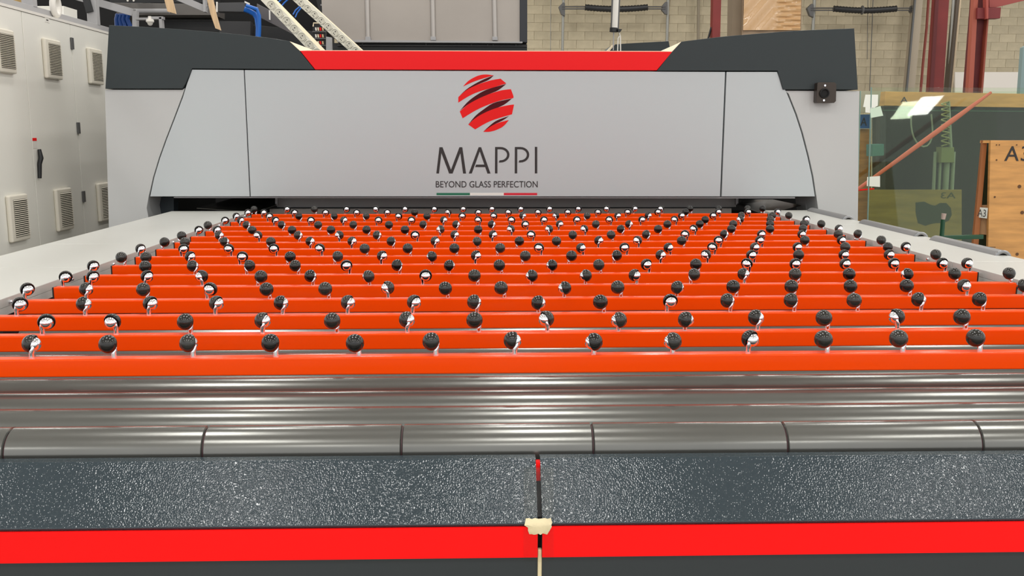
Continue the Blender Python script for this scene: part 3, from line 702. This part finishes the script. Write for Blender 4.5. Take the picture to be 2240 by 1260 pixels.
spring(1236, 1456, 17, 'black coil spring on rods across the wall, left of the maroon post')
spring(1780, 2000, 20, 'black coil spring on rods across the wall, right of the brown sheets', 1886)
def column(pix, Y, m, name, lab, cat='column', d=.2):
    return tag(obj(name, pp(up(pix) if pix[0][1] < 0 else pix, Y, d, .004), m, None, True), lab, cat)
column([(1561, -40), (1579, -40), (1575, 100), (1558, 100)], 18.5, MAROON, 'steel_post', 'narrow maroon steel post against the block wall, between spring and brown sheets')
tag(obj('brace_rod', tube([at(1556, 60, Y=18.6), at(1545, 100, Y=18.6)], .02, 8), BLACK), 'thin black slanted rod at the foot of the narrow maroon post', 'rod')
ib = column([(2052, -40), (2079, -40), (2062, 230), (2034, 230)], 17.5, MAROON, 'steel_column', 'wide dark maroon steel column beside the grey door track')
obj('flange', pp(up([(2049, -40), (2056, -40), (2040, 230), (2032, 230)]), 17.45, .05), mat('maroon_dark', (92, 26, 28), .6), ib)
tag(obj('wall_pipe', tube([at(2050, -250, Y=19.7), at(2033, -30, Y=19.7), at(2027, 60, Y=19.7), at(2019, 140, Y=19.7), at(2013, 210, Y=19.7)], .028, 8), mat('red_pipe', (140, 66, 56), .6), None, True), 'thin reddish pipe on the wall, left of the wide maroon column', 'pipe')
dt = column([(2005, -30), (2022, -30), (2000, 205), (1983, 205)], 19.4, mat('track_grey', (160, 148, 130), .6), 'door_track', 'grey upright door track at the right end of the right spring', 'track')
obj('track_edge', pp(up([(2003.5, -30), (2007, -30), (1985, 205), (1981.5, 205)]), 19.35, .05), DKGREY, dt)
vpipe(2088, 2078, 140, 18.4, .033, 'conduit', GALV, 'pale galvanised tube between the two maroon columns', 'pipe')
tr2 = column([(2096, -30), (2104, -30), (2080, 215), (2073, 215)], 18.3, mat('track_dark', (78, 68, 58), .6), 'door_track', 'dark slim door track next to the pale galvanised tube', 'track')
obj('track_edge', pp(up([(2103, -30), (2106, -30), (2082, 215), (2079.5, 215)]), 18.28, .05), mat('track_pale', (176, 158, 132), .6), tr2)
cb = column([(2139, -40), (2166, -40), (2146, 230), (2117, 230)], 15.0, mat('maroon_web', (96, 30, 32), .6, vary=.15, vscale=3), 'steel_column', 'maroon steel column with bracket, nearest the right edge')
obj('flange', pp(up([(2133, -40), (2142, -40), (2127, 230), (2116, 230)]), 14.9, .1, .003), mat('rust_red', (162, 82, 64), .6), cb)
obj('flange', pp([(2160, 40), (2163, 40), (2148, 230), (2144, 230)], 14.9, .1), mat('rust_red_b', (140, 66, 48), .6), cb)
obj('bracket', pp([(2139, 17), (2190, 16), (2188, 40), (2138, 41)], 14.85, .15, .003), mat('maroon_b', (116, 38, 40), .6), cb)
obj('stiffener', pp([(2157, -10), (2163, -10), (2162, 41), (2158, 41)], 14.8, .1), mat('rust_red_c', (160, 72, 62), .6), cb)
tag(obj('roof_beam', pp([(2180, 16), (2262, -4), (2262, -40), (2164, -40), (2164, 16)], 14.9, .18, .004), mat('beam_red', (146, 66, 60), .6), None, True), 'maroon roof beam resting on the column bracket at the upper right', 'beam')
column([(2238, 104), (2262, 90), (2262, 230), (2229, 230)], 13.0, mat('teal_grey', (128, 150, 150), .5), 'rack_upright', 'pale teal steel upright at the right edge above the wooden rack', 'upright', .08)
# hanging lift cylinder
lc = tag(empty('lift_cylinder', at(1345, 30, Y=9.5)), 'white hanging lift cylinder with black end cap and hooks', 'cylinder')
obj('barrel', tube([at(1360, -300, Y=9.5), at(1344.5, 63, Y=9.5)], .030, 18), WHITE, lc, True)
obj('side_strip', tube([at(1368, -300, Y=9.5), at(1352, 63, Y=9.5)], .009, 8), DKGREY, lc, True)
obj('side_strip', tube([at(1349, -300, Y=9.5), at(1337.5, 63, Y=9.5)], .009, 8), DKGREY, lc, True)
obj('end_cap', tube([at(1343, 61, Y=9.5), at(1342.5, 70, Y=9.5)], .042, 16), BLACK, lc, True)
obj('knob', pp([(1352, 63), (1361, 64), (1357, 70), (1352, 69)], 9.45, .05), BLACK, lc)
obj('hook', tube([at(1342.5, 70, Y=9.5), at(1341.5, 110, Y=9.5)], .006, 8), GREY, lc, True)
obj('hook', tube([at(1354, 70, Y=9.5), at(1357, 80, Y=9.5), at(1357.5, 112, Y=9.5)], .006, 8), WHITE, lc, True)
obj('hook', tube([at(1351, 112, Y=9.5), at(1352, 84, Y=9.5), at(1355, 79, Y=9.5)], .006, 8), WHITE, lc, True)
# brown wrapped sheets
ws = tag(obj('wrapped_pack', pp([(1628, -150), (1757, -150), (1752, 130), (1622, 130)], 13.0, .3, .006), mat('brown_board', (150, 128, 104), .6)), 'tall pack of brown sheets in shiny clear film behind the right cover', 'pack')
obj('side_sheet', pp([(1605, -150), (1629, -150), (1622, 130), (1600, 130)], 13.05, .25), mat('dull_brown', (128, 112, 92), .7), ws)
b = bmesh.new(); nx, ny = 16, 22
def fy(i, j): return 12.97 + (.014*math.sin(j*2.3+i*.4) + random.uniform(-.007, .007) if i > 9 else .012*math.sin((i*1.2+j*.5)))
g = [[b.verts.new(at(1628+(1753-1628)*i/nx - j*.12, -20+(66+20)*j/ny, Y=fy(i, j))) for i in range(nx+1)] for j in range(ny+1)]
for j in range(ny):
    for i in range(nx): b.faces.new((g[j][i], g[j][i+1], g[j+1][i+1], g[j+1][i]))
bmesh.ops.recalc_face_normals(b, faces=b.faces); bmesh.ops.solidify(b, geom=b.faces[:], thickness=.003)
obj('film', b, FILM, ws, True, label='wrinkled shiny film')

# ------------------------------------------------------------------ glass rack on the right
def lean(px_l, px_r, py_t, Y, name, lab, tilt=GLASS_TILT, th=.01):
    tl = at(px_l, py_t, Y=Y); tr_ = at(px_r, py_t, Y=Y); h = tl.z - .25
    dn = Vector((0, -math.sin(tilt), -math.cos(tilt)))*(h/math.cos(tilt))
    o = obj(name, prism([tl, Vector((tr_.x, tl.y, tl.z)), Vector((tr_.x, tl.y, tl.z))+dn, tl+dn], (0, th, 0), .001), GLASS)
    ed = obj('polished_edge', tube([tl, tl+dn], .006, 6), mat('glass_edge', (120, 150, 140), .2), o)
    return tag(o, lab, 'glass', 'leaning glass sheets')
lean(1906, 2330, 191, 8.5, 'glass_sheet', 'large clear glass sheet leaning on the right, nearest one with paper notes')
lean(1882, 2330, 199, 9.05, 'glass_sheet', 'clear glass sheet behind the nearest one, edge showing beside the furnace')
def note(pix, lab, lift=.001, m=PAPER):
    zt = at(1906, 191, Y=GLASS_Y).z
    def on(x, y):
        q = at(x, y, Y=GLASS_Y)
        for _ in range(3): q = at(x, y, Y=GLASS_Y - (zt-q.z)*math.tan(GLASS_TILT) - lift)
        return q
    return tag(obj('paper_note', prism([on(*p) for p in pix], (0, -.001, 0)), m), lab, 'note', 'paper notes on the glass')
note([(1893, 207), (1921, 207), (1920, 231), (1912, 236), (1888, 234)], 'white paper note at the top left corner of the glass', .001)
note([(1893, 233), (1908, 235), (1906, 247), (1893, 246)], 'small white paper note under the topmost one on the glass', .003)
note([(1903, 238), (1926, 232), (1932, 253), (1905, 258)], 'tilted pale green paper note on the glass edge', .005, mat('paper_green', (208, 228, 206), .7))
note([(1897, 387), (1925, 385), (1925, 409), (1896, 407)], 'cream paper note lower on the glass edge', .001)
# rack behind the glass
rk = tag(empty('glass_rack', (4.4, 9.8, 0)), 'dark green rack of stacked glass with wooden top board, behind the clear glass', 'rack')
obj('top_board', pp([(1937, 200), (2300, 206), (2300, 236), (1934, 231)], 9.7, .12, .004), PLY, rk, True)
obj('glass_stack', pp([(1934, 232), (2300, 236), (2300, 700), (1934, 700)], 9.75, .3), GLSTK, rk)
obj('ledge', pp([(1934, 240), (2300, 243), (2300, 245), (1934, 242)], 9.73, .03), GREEN, rk)
obj('side_post', pp([(1925, 245), (1938, 245), (1935, 700), (1922, 700)], 9.6, .1), BLACK, rk)
p0 = at(1970, 224, Y=9.695); p1 = at(1985, 224, Y=9.695); p2 = at(1970, 212, Y=9.695)
text('stencil_letter', 'A', INK, rk, p0, p1-p0, (0, 0, 1), (p2-p0).length, (p1-p0).length)
# far pieces between furnace and rack
obj('background_board', pp([(1868, 199), (1936, 199), (1936, 246), (1868, 246)], 10.1, .05), mat('warm_grey', (186, 178, 160), .7), rk, label='pale grey board added for the background seen through the glass')  # added board standing in for the pale background, no real rack part
bs = tag(obj('blue_sign', pp([(1870, 251), (1906, 250), (1906, 281), (1870, 281)], 10.3, .02), mat('sign_blue', (62, 118, 190), .5)), 'blue sign with black letter between the furnace and the glass', 'sign')
p0 = at(1882, 275, Y=10.295); p1 = at(1896, 275, Y=10.295); p2 = at(1882, 257, Y=10.295)
text('sign_letter', 'A', INK, bs, p0, p1-p0, (0, 0, 1), (p2-p0).length, (p1-p0).length)
tag(obj('wooden_crate', pp([(1868, 282), (1906, 282), (1904, 700), (1868, 700)], 10.35, .2), PLY), 'orange wooden crate side below the blue sign', 'crate')
tag(obj('teal_carton', pp([(1908, 316), (1934, 315), (1934, 340), (1908, 342)], 9.5, .15, .004), mat('teal_box', (70, 120, 116), .6)), 'small teal carton seen through the glass', 'carton')
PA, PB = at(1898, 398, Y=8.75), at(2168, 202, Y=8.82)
# red beam mirrored in the glass, built as a slanted bar; lifter posts behind
tag(obj('beam_reflection', tube([PA + (PA-PB)*((PA.z-.02)/(PB.z-PA.z)), PA, PA.lerp(PB, .35), PA.lerp(PB, .7), PB], [.014, .016, .022, .025, .012], 12), mat('salmon_red', (204, 104, 80), .5), None, True), 'slanted salmon red bar imitating the reflection of a beam in the glass', 'reflection')
lf = tag(empty('vacuum_lifter', at(2075, 300, Y=9.3)), 'pale green lifter with coiled hose and upright legs behind the glass', 'lifter')
PG = mat('pale_green_metal', (132, 140, 124), .5)
obj('mast', tube([at(2074, 222, Y=9.3), at(2080, 330, Y=9.3)], .018, 10), PG, lf, True)
for px, r in ((2046, .016), (2058, .014), (2072, .03), (2086, .02)): obj('leg', tube([at(px, 332, Y=9.35), Vector((at(px, 430, Y=9.35).x, 9.35, 0))], r, 10), PG, lf, True)
obj('housing', pp([(2060, 322), (2088, 322), (2088, 356), (2058, 356)], 9.28, .12, .01), mat('olive_housing', (120, 124, 84), .6), lf, True)
hp = [at(2068+9*math.cos(k*.9), 222+k*1.65, Y=9.25+.05*math.sin(k*.9)) for k in range(60)]
obj('coiled_hose', tube(hp, .007, 6), mat('olive_hose', (140, 142, 92), .5), lf, True)
obj('hose_loop', tube([at(x, y, Y=9.3) for x, y in ((1993, 250), (1993, 272), (1995, 288), (1999, 301), (2005, 311), (2012, 318), (2020, 321), (2028, 319), (2034, 313), (2038, 303), (2040, 288), (2039, 270), (2037, 250))], .008, 8), PG, lf, True)
# reflection of plywood low in the glass, built as a sheet behind it
pb = tag(obj('plywood_reflection', pp([(1900, 415), (2104, 415), (2104, 700), (1900, 700)], 9.1, .02, .003), PLYD), 'olive sheet imitating a reflection of plywood with dark blot, low in the glass', 'sheet')
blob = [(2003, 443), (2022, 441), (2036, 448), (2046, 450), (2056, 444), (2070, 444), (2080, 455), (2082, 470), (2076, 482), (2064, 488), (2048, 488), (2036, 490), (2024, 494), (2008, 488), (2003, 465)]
obj('reflected_blot', pp(blob, 9.098, .004), mat('reflected_blot_green', (36, 46, 28), .6), pb)  # dark blot of the reflection, laid on as colour
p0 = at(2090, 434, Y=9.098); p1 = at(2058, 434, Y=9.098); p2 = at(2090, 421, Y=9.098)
text('reflected_stencil', 'A3', mat('reflected_lettering_olive', (62, 62, 34), .6), pb, p0, p1-p0, (0, 0, 1), (p2-p0).length, (p1-p0).length)  # lettering reversed, belongs to the reflected plywood
tag(obj('red_strap', tube([at(1878, 416, Y=8.9), at(1912, 413, Y=8.9)], .008, 6), BRED), 'thin red strap low beside the furnace edge', 'strap')
# crate with A3 marking
cr = tag(empty('plywood_crate', at(2230, 450, Y=7.0)), 'tan plywood crate marked with black stencil at the right edge', 'crate')
obj('front_board', prism([at(2166+1, 307, Y=7.0)] + [at(2320, 307, Y=7.0), at(2320, 700, Y=7.0), at(2158, 700, Y=7.0), at(2163, 470, Y=7.0)], (0, .03, 0), .003), PLY, cr, True)
obj('side_frame', prism([at(2150, 307, Y=7.06), at(2160, 307, Y=7.06), at(2140, 545, Y=7.06), at(2128, 545, Y=7.06)], (0, .03, 0), .003), mat('frame_wood', (160, 98, 52), .6), cr, True)
obj('top_frame', prism([at(2152, 307, Y=7.05), at(2170, 307, Y=7.0), at(2170, 313, Y=7.0), at(2151, 313, Y=7.05)], (0, .05, 0)), PLY, cr)
obj('green_liner', pp([(2155, 313), (2170, 313), (2165, 560), (2140, 560)], 7.12, .04), mat('dark_green', (12, 44, 30), .5), cr)
obj('cross_piece', prism([at(2138, 450, Y=7.1), at(2164, 449, Y=7.03), at(2162, 514, Y=7.03), at(2131, 511, Y=7.1)], (0, .03, 0)), mat('kraft', (168, 128, 88), .7), cr)
tgp = obj('paper_tag', prism([at(2137, 453, Y=7.08), at(2161, 455, Y=7.01), at(2159, 478, Y=7.01), at(2134, 475, Y=7.08)], (0, .003, 0)), PAPER, cr)
p0 = at(2138, 473, Y=7.03); p1 = at(2156, 475, Y=7.005); p2 = at(2138, 457, Y=7.03)
text('handwriting', 'A3', INK, tgp, p0, p1-p0, (0, 0, 1), (p2-p0).length, (p1-p0).length, .001)
p0 = at(2197, 352, Y=6.998); p1 = at(2228, 352, Y=6.998); p2 = at(2197, 320, Y=6.998)
text('stencil_letter', 'A', INK, cr, p0, p1-p0, (0, 0, 1), (p2-p0).length, (p1-p0).length)
p0 = at(2233, 352, Y=6.998); text('stencil_letter', '3', INK, cr, p0, p1-at(2197, 352, Y=6.998), (0, 0, 1), (p2-at(2197, 352, Y=6.998)).length)
KN = mat('knot_brown', (96, 64, 36), .7)
for px, py, r in ((2230, 408, 4), (2236, 465, 4), (2225, 556, 3.5), (2176, 431, 2.2), (2180, 317, 1.5), (2186, 317, 1.5), (2224, 317, 1.6), (2180, 350, 1.8)):
    obj('knot', lathe([(0, -.002), (r*7/FPX, -.002), (r*7/FPX, .001), (0, .001)], (0, 1, 0), at(px, py, Y=6.999), 12), KN, cr)
obj('grade_line', pp([(2161, 540), (2178, 540), (2178, 541), (2161, 541)], 6.998, .003), INK, cr)
gp = tag(empty('green_stand', at(2064, 560, Y=6.9)), 'green steel post with bare end and cross bar beside the plywood crate', 'stand')
z0 = at(2063, 480, Y=6.9)
obj('post', tube([Vector((z0.x, 6.9, 0)), z0], .016, 12), GREEN, gp, True)
obj('post_tip', tube([z0, at(2065, 467, Y=6.9)], [.014, .018], 12), mat('bare_steel', (180, 160, 150), .5), gp, True)
obj('cross_bar', pp([(2066, 516), (2152, 514), (2152, 523), (2066, 524)], 6.9, .04, .003), GREEN, gp, True)
